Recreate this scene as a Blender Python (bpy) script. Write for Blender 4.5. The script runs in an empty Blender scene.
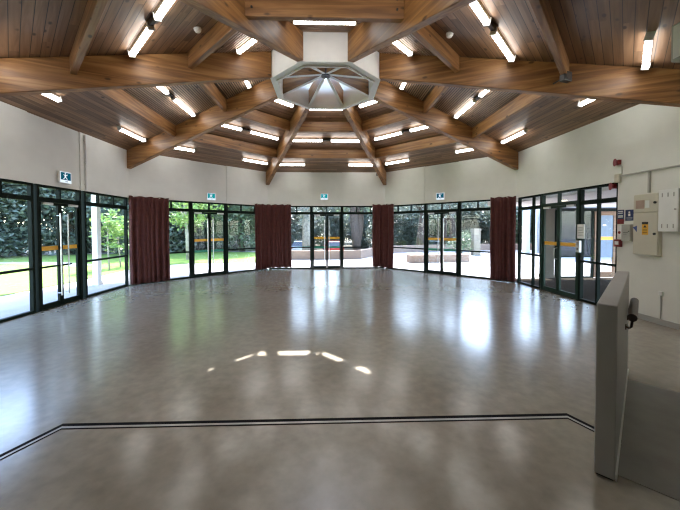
import bpy, bmesh, math, random
from mathutils import Vector, Matrix
random.seed(7)
sc = bpy.context.scene
COL = sc.collection
PI = math.pi
S = 5.0                                  # side of the octagon
A = S*(1+2**.5)/2                        # apothem (wall planes)
T = .278                                 # roof slope
ZW = 4.127                               # ceiling height at the walls
RD, RI = 1.171, 1.035                    # lantern outer / inner apothem
C22 = math.cos(PI/8); T22 = math.tan(PI/8)
SECT = {'back':0, 'back-right':1, 'right':2, 'front-right':3, 'front':4, 'front-left':5, 'left':6, 'back-left':7}

# ------------------------------------------------------------------ materials
def nt(name):
    m = bpy.data.materials.new(name); m.use_nodes = True
    n = m.node_tree; n.nodes.clear()
    out = n.nodes.new('ShaderNodeOutputMaterial')
    return m, n, out
def N(n, typ, **kw):
    o = n.nodes.new(typ)
    for k, v in kw.items():
        if k.startswith('i_'): o.inputs[k[2:].replace('_', ' ')].default_value = v
        else: setattr(o, k, v)
    return o
def L(n, a, b): n.links.new(a, b)
def ramp(n, fac, stops):
    r = n.nodes.new('ShaderNodeValToRGB'); e = r.color_ramp.elements
    while len(e) < len(stops): e.new(.5)
    for x, (p, c) in zip(e, stops): x.position = p; x.color = (*c, 1)
    L(n, fac, r.inputs[0]); return r.outputs[0]
def simple(name, col, rough=.5, metal=0, noise=.12, scale=6, bump=0, spec=.5, coat=0):
    m, n, out = nt(name)
    b = N(n, 'ShaderNodeBsdfPrincipled'); b.inputs['Roughness'].default_value = rough
    b.inputs['Metallic'].default_value = metal; b.inputs['Specular IOR Level'].default_value = spec
    b.inputs['Coat Weight'].default_value = coat
    tc = N(n, 'ShaderNodeTexCoord'); nz = N(n, 'ShaderNodeTexNoise'); nz.inputs['Scale'].default_value = scale; nz.inputs['Detail'].default_value = 5
    L(n, tc.outputs['Object'], nz.inputs['Vector'])
    c = ramp(n, nz.outputs[0], [(.3, tuple(x*(1-noise) for x in col)), (.7, tuple(min(1, x*(1+noise)) for x in col))])
    L(n, c, b.inputs['Base Color'])
    if bump:
        bp = N(n, 'ShaderNodeBump'); bp.inputs['Strength'].default_value = bump; bp.inputs['Distance'].default_value = .02
        L(n, nz.outputs[0], bp.inputs['Height']); L(n, bp.outputs[0], b.inputs['Normal'])
    L(n, b.outputs[0], out.inputs[0]); return m
def emit(name, col, s):
    m, n, out = nt(name); e = N(n, 'ShaderNodeEmission'); e.inputs[0].default_value = (*col, 1); e.inputs[1].default_value = s
    L(n, e.outputs[0], out.inputs[0]); return m
def wood(name, c0, c1, c2, use_uv=False, plank=None, rough=.5):
    m, n, out = nt(name)
    b = N(n, 'ShaderNodeBsdfPrincipled'); b.inputs['Roughness'].default_value = rough
    tc = N(n, 'ShaderNodeTexCoord'); src = tc.outputs['UV' if use_uv else 'Object']
    oi = N(n, 'ShaderNodeObjectInfo')
    mp = N(n, 'ShaderNodeVectorMath', operation='MULTIPLY'); mp.inputs[1].default_value = (.8, 13, 13)
    L(n, src, mp.inputs[0])
    ad = N(n, 'ShaderNodeVectorMath', operation='ADD'); L(n, mp.outputs[0], ad.inputs[0])
    last = None
    if plank:
        sx = N(n, 'ShaderNodeSeparateXYZ'); L(n, src, sx.inputs[0])
        dv = N(n, 'ShaderNodeMath', operation='DIVIDE'); dv.inputs[1].default_value = plank; L(n, sx.outputs[1], dv.inputs[0])
        fl = N(n, 'ShaderNodeMath', operation='FLOOR'); L(n, dv.outputs[0], fl.inputs[0])
        fr = N(n, 'ShaderNodeMath', operation='FRACT'); L(n, dv.outputs[0], fr.inputs[0])
        # board ends
        wn0 = N(n, 'ShaderNodeTexWhiteNoise', noise_dimensions='1D'); L(n, fl.outputs[0], wn0.inputs['W'])
        sh = N(n, 'ShaderNodeMath', operation='MULTIPLY_ADD'); sh.inputs[1].default_value = .42; L(n, sx.outputs[0], sh.inputs[0]); L(n, wn0.outputs[0], sh.inputs[2])
        flx = N(n, 'ShaderNodeMath', operation='FLOOR'); L(n, sh.outputs[0], flx.inputs[0])
        cmb = N(n, 'ShaderNodeCombineXYZ'); L(n, fl.outputs[0], cmb.inputs[0]); L(n, flx.outputs[0], cmb.inputs[1])
        wn = N(n, 'ShaderNodeTexWhiteNoise', noise_dimensions='3D'); L(n, cmb.outputs[0], wn.inputs['Vector'])
        sc_ = N(n, 'ShaderNodeVectorMath', operation='SCALE'); sc_.inputs['Scale'].default_value = 20; L(n, wn.outputs['Color'], sc_.inputs[0])
        L(n, sc_.outputs[0], ad.inputs[1]); pr = wn.outputs['Value']
    else:
        sc_ = N(n, 'ShaderNodeMath', operation='MULTIPLY'); sc_.inputs[1].default_value = 37; L(n, oi.outputs['Random'], sc_.inputs[0])
        L(n, sc_.outputs[0], ad.inputs[1]); pr = oi.outputs['Random']
    nz = N(n, 'ShaderNodeTexNoise'); nz.inputs['Scale'].default_value = 1.0; nz.inputs['Detail'].default_value = 6; nz.inputs['Distortion'].default_value = .8
    L(n, ad.outputs[0], nz.inputs['Vector'])
    c = ramp(n, nz.outputs[0], [(.30, c0), (.5, c1), (.70, c2)])
    hs = N(n, 'ShaderNodeHueSaturation'); L(n, c, hs.inputs['Color'])
    mr = N(n, 'ShaderNodeMapRange'); mr.inputs['To Min'].default_value = .72 if plank else .9; mr.inputs['To Max'].default_value = 1.28 if plank else 1.1
    L(n, pr, mr.inputs[0]); L(n, mr.outputs[0], hs.inputs['Value'])
    # knots
    km = N(n, 'ShaderNodeVectorMath', operation='MULTIPLY'); km.inputs[1].default_value = (2.4, 5.2, 5.2); L(n, src, km.inputs[0])
    ka = N(n, 'ShaderNodeVectorMath', operation='ADD'); L(n, km.outputs[0], ka.inputs[0]); L(n, sc_.outputs[0], ka.inputs[1])
    vo = N(n, 'ShaderNodeTexVoronoi'); vo.inputs['Scale'].default_value = 1.0; L(n, ka.outputs[0], vo.inputs['Vector'])
    kr = ramp(n, vo.outputs['Distance'], [(.08, (1, 1, 1)), (.15, (0, 0, 0))])
    mx = N(n, 'ShaderNodeMix', data_type='RGBA'); L(n, kr, mx.inputs[0]); L(n, hs.outputs[0], mx.inputs[6]); mx.inputs[7].default_value = (*[x*.32 for x in c1], 1)
    col = mx.outputs[2]
    if plank:
        lt = N(n, 'ShaderNodeMath', operation='LESS_THAN'); lt.inputs[1].default_value = .07; L(n, fr.outputs[0], lt.inputs[0])
        m2 = N(n, 'ShaderNodeMix', data_type='RGBA'); L(n, lt.outputs[0], m2.inputs[0]); L(n, col, m2.inputs[6]); m2.inputs[7].default_value = (*[x*.15 for x in c0], 1)
        col = m2.outputs[2]
    L(n, col, b.inputs['Base Color']); L(n, b.outputs[0], out.inputs[0]); return m
def floor_mat():
    m, n, out = nt('polished_concrete')
    b = N(n, 'ShaderNodeBsdfPrincipled')
    tc = N(n, 'ShaderNodeTexCoord')
    n1 = N(n, 'ShaderNodeTexNoise'); n1.inputs['Scale'].default_value = .9; n1.inputs['Detail'].default_value = 8; n1.inputs['Roughness'].default_value = .65
    n2 = N(n, 'ShaderNodeTexNoise'); n2.inputs['Scale'].default_value = 9; n2.inputs['Detail'].default_value = 3
    L(n, tc.outputs['Object'], n1.inputs['Vector']); L(n, tc.outputs['Object'], n2.inputs['Vector'])
    ca = ramp(n, n1.outputs[0], [(.3, (.275, .242, .192)), (.7, (.345, .310, .255))])
    cb = ramp(n, n2.outputs[0], [(.3, (.88, .88, .88)), (.7, (1.08, 1.08, 1.08))])
    mx = N(n, 'ShaderNodeMix', data_type='RGBA', blend_type='MULTIPLY'); mx.inputs[0].default_value = 1
    L(n, ca, mx.inputs[6]); L(n, cb, mx.inputs[7]); L(n, mx.outputs[2], b.inputs['Base Color'])
    rr = N(n, 'ShaderNodeMapRange'); rr.inputs['To Min'].default_value = .17; rr.inputs['To Max'].default_value = .25
    n4 = N(n, 'ShaderNodeTexNoise'); n4.inputs['Scale'].default_value = .7; n4.inputs['Detail'].default_value = 1; L(n, tc.outputs['Object'], n4.inputs['Vector']); L(n, n4.outputs[0], rr.inputs[0]); L(n, rr.outputs[0], b.inputs['Roughness'])
    b.inputs['Specular IOR Level'].default_value = .7; b.inputs['Coat Weight'].default_value = .45; b.inputs['Coat Roughness'].default_value = .19
    L(n, b.outputs[0], out.inputs[0]); return m
def glass_mat(name, tint=(.965, .97, .965)):
    m, n, out = nt(name)
    t = N(n, 'ShaderNodeBsdfTransparent'); t.inputs[0].default_value = (*tint, 1)
    g = N(n, 'ShaderNodeBsdfGlossy'); g.inputs['Roughness'].default_value = .02
    lw = N(n, 'ShaderNodeLayerWeight'); lw.inputs[0].default_value = .5
    pw = N(n, 'ShaderNodeMath', operation='POWER'); pw.inputs[1].default_value = 4.5; L(n, lw.outputs['Facing'], pw.inputs[0])
    f = N(n, 'ShaderNodeMath', operation='MULTIPLY_ADD'); f.inputs[1].default_value = .22; f.inputs[2].default_value = .012; L(n, pw.outputs[0], f.inputs[0])
    mx = N(n, 'ShaderNodeMixShader'); L(n, f.outputs[0], mx.inputs[0]); L(n, t.outputs[0], mx.inputs[1]); L(n, g.outputs[0], mx.inputs[2])
    L(n, mx.outputs[0], out.inputs[0]); return m
def leaf_mat(name, c0, c1):
    m, n, out = nt(name)
    tc = N(n, 'ShaderNodeTexCoord'); nz = N(n, 'ShaderNodeTexNoise'); nz.inputs['Scale'].default_value = 1.6; nz.inputs['Detail'].default_value = 4
    L(n, tc.outputs['Object'], nz.inputs['Vector'])
    c = ramp(n, nz.outputs[0], [(.3, c0), (.7, c1)])
    d = N(n, 'ShaderNodeBsdfPrincipled'); d.inputs['Roughness'].default_value = .4; L(n, c, d.inputs['Base Color'])
    tr = N(n, 'ShaderNodeBsdfTranslucent'); L(n, c, tr.inputs[0])
    mx = N(n, 'ShaderNodeMixShader'); mx.inputs[0].default_value = .3; L(n, d.outputs[0], mx.inputs[1]); L(n, tr.outputs[0], mx.inputs[2])
    L(n, mx.outputs[0], out.inputs[0]); return m
def brick_mat():
    m, n, out = nt('brick'); b = N(n, 'ShaderNodeBsdfPrincipled'); b.inputs['Roughness'].default_value = .85
    tc = N(n, 'ShaderNodeTexCoord'); br = N(n, 'ShaderNodeTexBrick')
    br.inputs['Color1'].default_value = (.19, .125, .09, 1); br.inputs['Color2'].default_value = (.25, .165, .115, 1); br.inputs['Mortar'].default_value = (.27, .23, .19, 1)
    br.inputs['Scale'].default_value = 4; L(n, tc.outputs['UV'], br.inputs['Vector']); L(n, br.outputs[0], b.inputs['Base Color'])
    L(n, b.outputs[0], out.inputs[0]); return m
M = dict(
    wall=simple('painted_plaster', (.74, .735, .69), .75, noise=.03, scale=3, bump=.05),
    beam=wood('glulam_timber', (.135, .055, .016), (.255, .115, .034), (.40, .205, .072)),
    purlin=wood('purlin_timber', (.135, .057, .018), (.245, .112, .036), (.37, .19, .070)),
    plank=wood('ceiling_boards', (.135, .070, .034), (.205, .112, .058), (.28, .165, .095), use_uv=True, plank=.115),
    slat=wood('slat_timber', (.24, .15, .095), (.34, .225, .15), (.43, .29, .20)),
    floor=floor_mat(), glass=glass_mat('window_glass'),
    frame=simple('green_black_aluminium', (.006, .011, .008), .6, noise=.1, spec=.08),
    green_frame=simple('dark_green_aluminium', (.008, .026, .015), .5, noise=.1, spec=.25),
    steel=simple('brushed_steel', (.62, .62, .62), .3, metal=.9, noise=.05),
    alu=simple('pale_aluminium', (.55, .56, .56), .4, metal=.3, noise=.05),
    yellow=simple('yellow_film', (.78, .40, .03), .5, noise=.04), green=simple('green_film', (.02, .23, .15), .5, noise=.04),
    curtain=simple('maroon_curtain', (.070, .014, .011), .85, noise=.22, scale=9), lining=simple('cream_lining', (.62, .58, .52), .85),
    white=simple('white_paint', (.78, .78, .76), .5, noise=.03), grey=simple('grey_paint', (.36, .35, .33), .55, noise=.03),
    lowwall=simple('grey_beige_paint', (.44, .435, .42), .6, noise=.04), black=simple('black_plastic', (.012, .012, .012), .4),
    beige=simple('beige_enamel', (.58, .54, .44), .45, noise=.03), pinkgrille=simple('pinkish_grille', (.42, .30, .24), .6),
    greybox=simple('grey_box_enamel', (.40, .39, .35), .5), red=simple('red_plastic', (.20, .014, .016), .4), navy=simple('navy_sign', (.012, .025, .10), .4),
    rail=simple('dark_brown_handrail', (.055, .032, .022), .35), tube=emit('fluorescent_tube', (1.0, .99, .96), 18.0),
    led=emit('warm_downlight', (1, .85, .6), 9), exitgreen=emit('exit_sign_green', (.0, .30, .34), .9), exitwhite=emit('exit_sign_white', (.80, .9, 1), 1.0), exitblue=emit('exit_sign_dark', (.005, .10, .16), .8),
    housing=simple('cream_light_housing', (.62, .55, .42), .5), junction=simple('dark_bracket', (.05, .04, .035), .5),
    paving=simple('pale_paving', (.32, .315, .32), .9, noise=.08, scale=2), lawn=simple('lawn_grass', (.125, .205, .028), .95, noise=.25, scale=5, bump=.4),
    canopy_shade=simple('dark_canopy_shade', (.030, .026, .022), 1.0, noise=.2, scale=10, spec=.0), earth=simple('dark_leaf_litter', (.10, .085, .055), .95, noise=.3, scale=2),  # first colour holds the canopy's shade on the entrance paving
    bark=simple('brown_bark', (.075, .055, .042), .9, noise=.4, scale=7, bump=.5), palebark=simple('pale_bark', (.30, .27, .22), .9, noise=.3, scale=6, bump=.3),
    leafd=leaf_mat('dark_leaves', (.055, .080, .066), (.150, .185, .145)), leafm=leaf_mat('mid_leaves', (.065, .095, .055), (.16, .21, .12)),
    leafl=leaf_mat('light_leaves', (.10, .19, .045), (.24, .36, .10)), leafg=leaf_mat('grey_leaves', (.09, .11, .09), (.20, .235, .18)),
    brick=brick_mat(), concrete=simple('grey_concrete', (.095, .083, .070), .9, noise=.12, scale=3, spec=.05), soffit=simple('canopy_soffit', (.50, .44, .40), .8, noise=.03),
    roof=simple('roof_metal', (.22, .21, .20), .6), doorwood=wood('door_timber', (.10, .045, .02), (.17, .08, .035), (.25, .125, .055)),
    blue_reflection=simple('blue_glass_reflection', (.10, .17, .30), .35), darkglass=simple('dark_glazing', (.012, .013, .016), .6, noise=.05, spec=.1),  # blue tone stands for a reflection in the porch door glass
    carred=simple('red_car_paint', (.50, .03, .03), .25, coat=1), carwhite=simple('white_car_paint', (.75, .77, .80), .25, coat=1), tyre=simple('rubber', (.02, .02, .02), .8),
    carglass=simple('car_glass', (.02, .03, .04), .1), lamp=simple('red_lamp', (.3, .02, .02), .3), strip=simple('pale_metal_strip', (.42, .41, .40), .35, metal=.4), ink=simple('dark_rubber_strip', (.008, .007, .010), .9, spec=.1),
    darkwall=simple('dark_grey_cladding', (.014, .014, .016), .9, spec=.1),
    stone=simple('sandstone', (.20, .175, .135), .95, noise=.15, spec=.1), ramp=simple('pale_concrete_ramp', (.30, .29, .265), .5, noise=.12, scale=4), blueink=simple('blue_ink', (.05, .08, .25), .5),
    smooth=simple('warm_white_panel', (.60, .57, .52), .8, noise=.03),
)

# ------------------------------------------------------------------ mesh building
class MB:
    def __init__(s): s.bm = bmesh.new()
    def box(s, x0, x1, y0, y1, z0, z1, m=None, bev=0):
        r = bmesh.ops.create_cube(s.bm, size=1)
        v = r['verts']
        for q in v: q.co = Vector(((x0+x1)/2+q.co.x*(x1-x0), (y0+y1)/2+q.co.y*(y1-y0), (z0+z1)/2+q.co.z*(z1-z0)))
        if bev:
            es = {e for q in v for e in q.link_edges}
            r2 = bmesh.ops.bevel(s.bm, geom=list(es), offset=bev, segments=2, affect='EDGES', profile=.6)
            v = [q for q in s.bm.verts if q in set(r2['verts']) or q.is_valid and q in v] if False else list({q for f in r2['faces'] for q in f.verts} | {q for q in v if q.is_valid})
        if m is not None:
            for q in v: q.co = m @ q.co
        return v
    def prism(s, poly, z0, z1, m=None):
        n = len(poly); a = [s.bm.verts.new((x, y, z0)) for x, y in poly]; b = [s.bm.verts.new((x, y, z1)) for x, y in poly]
        s.bm.faces.new(a[::-1]); s.bm.faces.new(b)
        for i in range(n): s.bm.faces.new((a[i], a[(i+1) % n], b[(i+1) % n], b[i]))
        if m is not None:
            for q in a+b: q.co = m @ q.co
        return a+b
    def tube(s, pts, rad, seg=10, caps=True):
        pts = [Vector(p) for p in pts]; rad = rad if isinstance(rad, (list, tuple)) else [rad]*len(pts); rings = []
        for i, p in enumerate(pts):
            d = (pts[min(i+1, len(pts)-1)]-pts[max(i-1, 0)]).normalized()
            u = d.cross(Vector((0, 0, 1)) if abs(d.z) < .9 else Vector((1, 0, 0))).normalized(); w = d.cross(u)
            rings.append([s.bm.verts.new(p+rad[i]*(math.cos(2*PI*k/seg)*u+math.sin(2*PI*k/seg)*w)) for k in range(seg)])
        for a, b in zip(rings, rings[1:]):
            for k in range(seg): s.bm.faces.new((a[k], a[(k+1) % seg], b[(k+1) % seg], b[k]))
        if caps: s.bm.faces.new(rings[0][::-1]); s.bm.faces.new(rings[-1])
    def quad(s, *ps): return s.bm.faces.new([s.bm.verts.new(p) for p in ps])
    def hexa(s, bot, top):           # bottom ring and top ring of any n-gon
        a = [s.bm.verts.new(p) for p in bot]; b = [s.bm.verts.new(p) for p in top]; n = len(a)
        s.bm.faces.new(a[::-1]); s.bm.faces.new(b)
        for i in range(n): s.bm.faces.new((a[i], a[(i+1) % n], b[(i+1) % n], b[i]))
    def build(s, name, mat, parent=None, smooth=False):
        bmesh.ops.recalc_face_normals(s.bm, faces=s.bm.faces[:])
        me = bpy.data.meshes.new(name); s.bm.to_mesh(me); s.bm.free()
        me.materials.append(M[mat] if isinstance(mat, str) else mat)
        if smooth:
            for p in me.polygons: p.use_smooth = True
        o = bpy.data.objects.new(name, me); COL.objects.link(o)
        if parent: o.parent = parent
        return o
def tag(o, label=None, cat=None, group=None, kind=None):
    if label: o['label'] = label
    if cat: o['category'] = cat
    if group: o['group'] = group
    if kind: o['kind'] = kind
    return o
def empty(name, loc=(0, 0, 0), rot=(0, 0, 0)):
    o = bpy.data.objects.new(name, None); o.empty_display_size = .1; COL.objects.link(o); o.location = loc; o.rotation_euler = rot; return o
def copy_tree(o, parent=None):
    c = o.copy(); COL.objects.link(c)
    if parent: c.parent = parent
    for ch in list(o.children): copy_tree(ch, c)
    return c
def nv(k): p = k*PI/4; return Vector((math.sin(p), math.cos(p), 0)), Vector((math.cos(p), -math.sin(p), 0))
def on_wall(k, t=0, off=0, z=0):                       # off > 0 is outside the hall
    n, d = nv(k); return n*(A+off)+d*t+Vector((0, 0, z))
def wroot(name, k, t=0, off=0, z=0): return empty(name, on_wall(k, t, off, z), (0, 0, -k*PI/4))
def oct_pts(r, z, half=0): # corners between sector i and i+1
    R = r/C22; return [Vector((R*math.sin(PI/8+i*PI/4), R*math.cos(PI/8+i*PI/4), z)) for i in range(8)]
def zc(r): return ZW+T*(A-r)

# ------------------------------------------------------------------ floor, walls, ceiling
f = MB()
pts = [(p.x, p.y) for p in oct_pts(A+.1, 0)]
hall = pts[7:]+pts[:3]            # back-left corner ... clockwise to right front
poly = [(p.x, p.y) for p in oct_pts(A+.1, 0)]
f.prism([poly[7], poly[0], poly[1], poly[2], (6.2, -12), (-6.2, -12), poly[5], poly[6]], -.12, 0)
fl = f.build('floor', 'floor'); tag(fl, 'polished grey-beige concrete floor of the octagonal hall', 'floor', kind='structure')

def wall(name, k, boxes, label):
    r = wroot(name, k); m = MB()
    for b in boxes: m.box(*b)
    o = m.build(name, 'wall'); o.location = r.location; o.rotation_euler = r.rotation_euler
    bpy.data.objects.remove(r); tag(o, label, 'wall', kind='structure'); return o
HW = 2.70; H2 = S/2+.08
def upper(): return [(-H2, -.66, 0, .16, HW, ZW+.1), (-.66, .66, .025, .16, HW, ZW+.1), (.66, H2, 0, .16, HW, ZW+.1)]
wall('wall_back', 0, upper(), 'white panelled wall above the far glazed doors')
wall('wall_back_left', 7, upper(), 'white panelled wall above the glazed doors facing the lawn tree')
wall('wall_back_right', 1, upper(), 'white panelled wall above the glazed doors facing the courtyard')
wall('wall_left', 6, upper(), 'white wall with a pipe above the left glazed doors')
wall('wall_right', 2, [(-H2, .9, 0, .16, HW, ZW+.1), (.9, H2, 0, .16, 0, ZW+.1)], 'white wall carrying the switchboards on the right')
wall('wall_front_right', 3, [(-H2, H2, 0, .16, 0, ZW+.1)], 'plain white wall on the near right of the hall')
wall('wall_front_left', 5, [(-H2, H2, 0, .16, 0, ZW+.1)], 'plain white wall on the near left of the hall')
wall('wall_front', 4, [(-H2, H2, 0, .16, 3.45, ZW+.1)], 'white header over the opening the view looks through')
m = MB(); m.box(-4.1, -4.0, -12, -6.2, 0, 3.6); m.box(4.0, 4.1, -12, -6.2, 0, 3.6); m.box(-4.1, 4.1, -12.1, -12, 0, 3.6)
m.box(-4.1, -2.58, -6.25, -6.1, 0, 3.6); m.box(2.58, 4.1, -6.25, -6.1, 0, 3.6)
tag(m.build('wall_rear', 'wall'), 'white walls of the room behind the viewer', 'wall', kind='structure')
m = MB(); m.box(-4.1, 4.1, -12.1, -6.2, 3.6, 3.7)
tag(m.build('ceiling_rear', 'white'), 'flat white ceiling of the room behind the viewer', 'ceiling', kind='structure')

# boarded ceiling: eight sloping sectors with along-board UVs
bm = bmesh.new(); uvl = bm.loops.layers.uv.new('UVMap')
for k in range(8):
    n, d = nv(k)
    def P(r, t, up=0): return n*r+d*t+Vector((0, 0, zc(r)+up))
    r0, r1 = RD-.02, A+.02
    ring = [(r0, -r0*T22), (r0, r0*T22), (r1, r1*T22), (r1, -r1*T22)]
    v = [bm.verts.new(P(r, t)) for r, t in ring]; w = [bm.verts.new(P(r, t, .05)) for r, t in ring]
    fs = [bm.faces.new(v), bm.faces.new(w[::-1])]
    for i in range(4): fs.append(bm.faces.new((v[i], w[i], w[(i+1) % 4], v[(i+1) % 4])))
    for fc in fs[:2]:
        for lp, (r, t) in zip(fc.loops, ring if fc is fs[0] else ring[::-1]): lp[uvl].uv = (t+k*11.3, r+k*7.7)
me = bpy.data.meshes.new('ceiling'); bm.to_mesh(me); bm.free(); me.materials.append(M['plank'])
ceil = bpy.data.objects.new('ceiling', me); COL.objects.link(ceil); tag(ceil, 'brown timber board ceiling rising to the white lantern', 'ceiling', kind='structure')
# slatted acoustic bands (battens in front of the boards)
def slats(k, r0, r1):
    m = MB(); r = r0; al = math.atan(T)
    while r < r1:
        hl = r*T22-.09
        m.box(-hl, hl, -.014, .014, -.024, -.012, Matrix.Translation((0, r, zc(r))) @ Matrix.Rotation(-al, 4, 'X')); r += .050
    o = m.build('slatted_panel', 'slat', ceil); o.rotation_euler = (0, 0, -k*PI/4)
    m = MB(); a_, b_ = r0-.02, r1; w_ = lambda q: q*T22-.08
    m.hexa([Vector((x, y, zc(y)-.010)) for x, y in ((-w_(a_), a_), (w_(a_), a_), (w_(b_), b_), (-w_(b_), b_))], [Vector((x, y, zc(y)-.002)) for x, y in ((-w_(a_), a_), (w_(a_), a_), (w_(b_), b_), (-w_(b_), b_))])
    m.build('backing', 'black', o)
for k in (2, 6): slats(k, 1.25, 2.54); slats(k, 2.68, 4.18)
for k in (3, 5): slats(k, 1.25, 2.54)
# outer roof with wide eaves, shortened left and right to admit more skylight
m = MB(); RE = A+2.75
for k in range(8):
    RE = A+(1.6 if k in (2, 6) else 2.75); n, d = nv(k); q = lambda r, s, u: n*r+d*(s*r*T22)+Vector((0, 0, zc(r)+u))
    m.hexa([q(RD+.0, -1, .06), q(RD+.0, 1, .06), q(RE, 1, .06), q(RE, -1, .06)], [q(RD, -1, .13), q(RD, 1, .13), q(RE, 1, .20), q(RE, -1, .20)])
tag(m.build('roof', 'roof'), 'low pitched outer roof with wide eaves', 'roof', kind='structure')

# ------------------------------------------------------------------ lantern
lan = empty('roof_lantern', (0, 0, 4.90)); tag(lan, 'white octagonal roof lantern at the centre of the timber ceiling', 'roof lantern')
def ring(mb, ri, ro, z0, z1):
    for i in range(8):
        a, b = oct_pts(ri, 0), oct_pts(ro, 0); j = (i+1) % 8
        mb.hexa([a[i]+Vector((0, 0, z0)), a[j]+Vector((0, 0, z0)), b[j]+Vector((0, 0, z0)), b[i]+Vector((0, 0, z0))],
                [a[i]+Vector((0, 0, z1)), a[j]+Vector((0, 0, z1)), b[j]+Vector((0, 0, z1)), b[i]+Vector((0, 0, z1))])
Z0 = 4.90
m = MB(); ring(m, RI, RD, .02, .74); m.build('drum', 'white', lan)
m = MB(); ring(m, RI-.02, RI+.015, -.012, .03); m.build('opening_trim', 'white', lan)
m = MB()
for p in oct_pts(1.10, 0): m.box(p.x-.03, p.x+.03, p.y-.03, p.y+.03, .74, 1.13)
ring(m, 1.06, 1.15, 1.115, 1.16); ring(m, 1.06, 1.15, .74, .755); m.build('clerestory_frame', 'white', lan)
m = MB(); ring(m, 1.10, 1.105, .755, 1.115); m.build('clerestory_pane', 'glass', lan)
m = MB(); e = oct_pts(1.16, 1.16); e2 = oct_pts(1.16, 1.22)
for i in range(8):
    j = (i+1) % 8; m.hexa([e[i], e[j], Vector((0, 0, 1.45))], [e2[i], e2[j], Vector((0, 0, 1.52))])
m.build('lantern_roof', 'smooth', lan)
for i in range(8):
    ang = PI/8+i*PI/4; m = MB()
    R1 = RI/C22-.01; za, zb = .075, .345
    pr = [(.09, zb-.0), (R1, za), (R1, za+.38), (.09, zb+.30)]
    a = [Vector((x, -.032, z)) for x, z in pr]; b = [Vector((x, .032, z)) for x, z in pr]
    m.hexa(a, b); o = m.build('rafter', 'beam', lan); o.rotation_euler = (0, 0, PI/2-ang)
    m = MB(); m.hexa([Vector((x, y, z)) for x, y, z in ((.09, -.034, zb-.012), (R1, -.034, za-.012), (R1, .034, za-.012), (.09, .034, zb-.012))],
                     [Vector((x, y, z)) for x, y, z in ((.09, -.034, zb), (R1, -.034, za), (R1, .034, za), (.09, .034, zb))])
    q = m.build('lit_edge_strip', 'white', o);  # white strip paints the lit lower edge of the rafter
m = MB(); m.tube([(0, 0, .31), (0, 0, .44), (0, 0, 1.43)], [.105, .105, .05], 16); tag(m.build('hub', 'black', lan), 'black round steel hub')

# ------------------------------------------------------------------ radial beams and purlins
CORN = {0: 'far right-hand corner of the back wall', 1: 'corner between the courtyard doors and the entrance glazing', 2: 'corner above the switchboards at the right edge', 3: 'near right corner overhead',
        4: 'near left corner overhead', 5: 'corner at the left edge beyond the frame', 6: 'corner between the left glazing and the lawn doors', 7: 'far left-hand corner of the back wall'}
for i in range(8):
    ang = PI/8+i*PI/4; rho0, rho1 = RD/C22-.01, A/C22-.005
    zt = lambda rho: ZW+T*(A-rho*C22)-.012
    r = MB(); w = .07
    pr = [(rho0, zt(rho0)-.54), (rho1, zt(rho1)-.54), (rho1, zt(rho1)), (rho0, zt(rho0))]
    r.hexa([Vector((x, -w, z)) for x, z in pr], [Vector((x, w, z)) for x, z in pr])
    o = r.build('roof_beam', 'beam'); o.rotation_euler = (0, 0, PI/2-ang)
    bv = o.modifiers.new('edge', 'BEVEL'); bv.width = .012; bv.segments = 2
    tag(o, 'brown glulam roof beam from the lantern down to the '+CORN[i], 'beam', 'radial roof beams')
WHERE = {0: 'over the back wall', 1: 'over the courtyard doors at back right', 2: 'over the right-hand entrance glazing', 3: 'at the top right of the view', 4: 'across the top of the view', 5: 'at the top left of the view', 6: 'over the left glazed doors', 7: 'over the lawn doors at back left'}
al = math.atan(T)
for k in range(8):
    for r, nm in ((2.61, 'inner'), (4.24, 'outer')):
        if k == 4 and nm == 'outer': continue
        if k == 4: r = 2.77
        m = MB(); hl = r*T22-.082+(.03 if k == 4 else 0)
        m.box(-hl, hl, -.045, .045, -.39 if k == 4 else -.31, -.006)
        if k == 4:
            pass
        o = m.build('purlin', 'purlin'); n, d = nv(k); o.location = n*r+Vector((0, 0, zc(r))); o.rotation_euler = (-al*0, 0, -k*PI/4)
        bv = o.modifiers.new('edge', 'BEVEL'); bv.width = .008; bv.segments = 2
        tag(o, 'brown timber cross beam nearer the %s %s' % ('lantern' if nm == 'inner' else 'wall', WHERE[k]), 'cross beam', 'timber cross beams')
        if k == 4:
            for s in (-1, 1):
                for zz in (-.13, -.27):
                    b = MB(); b.tube([(s*(hl-.10), -.05, zz), (s*(hl-.10), .06, zz)], .016, 8); b.build('bolt', 'black', o)

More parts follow.
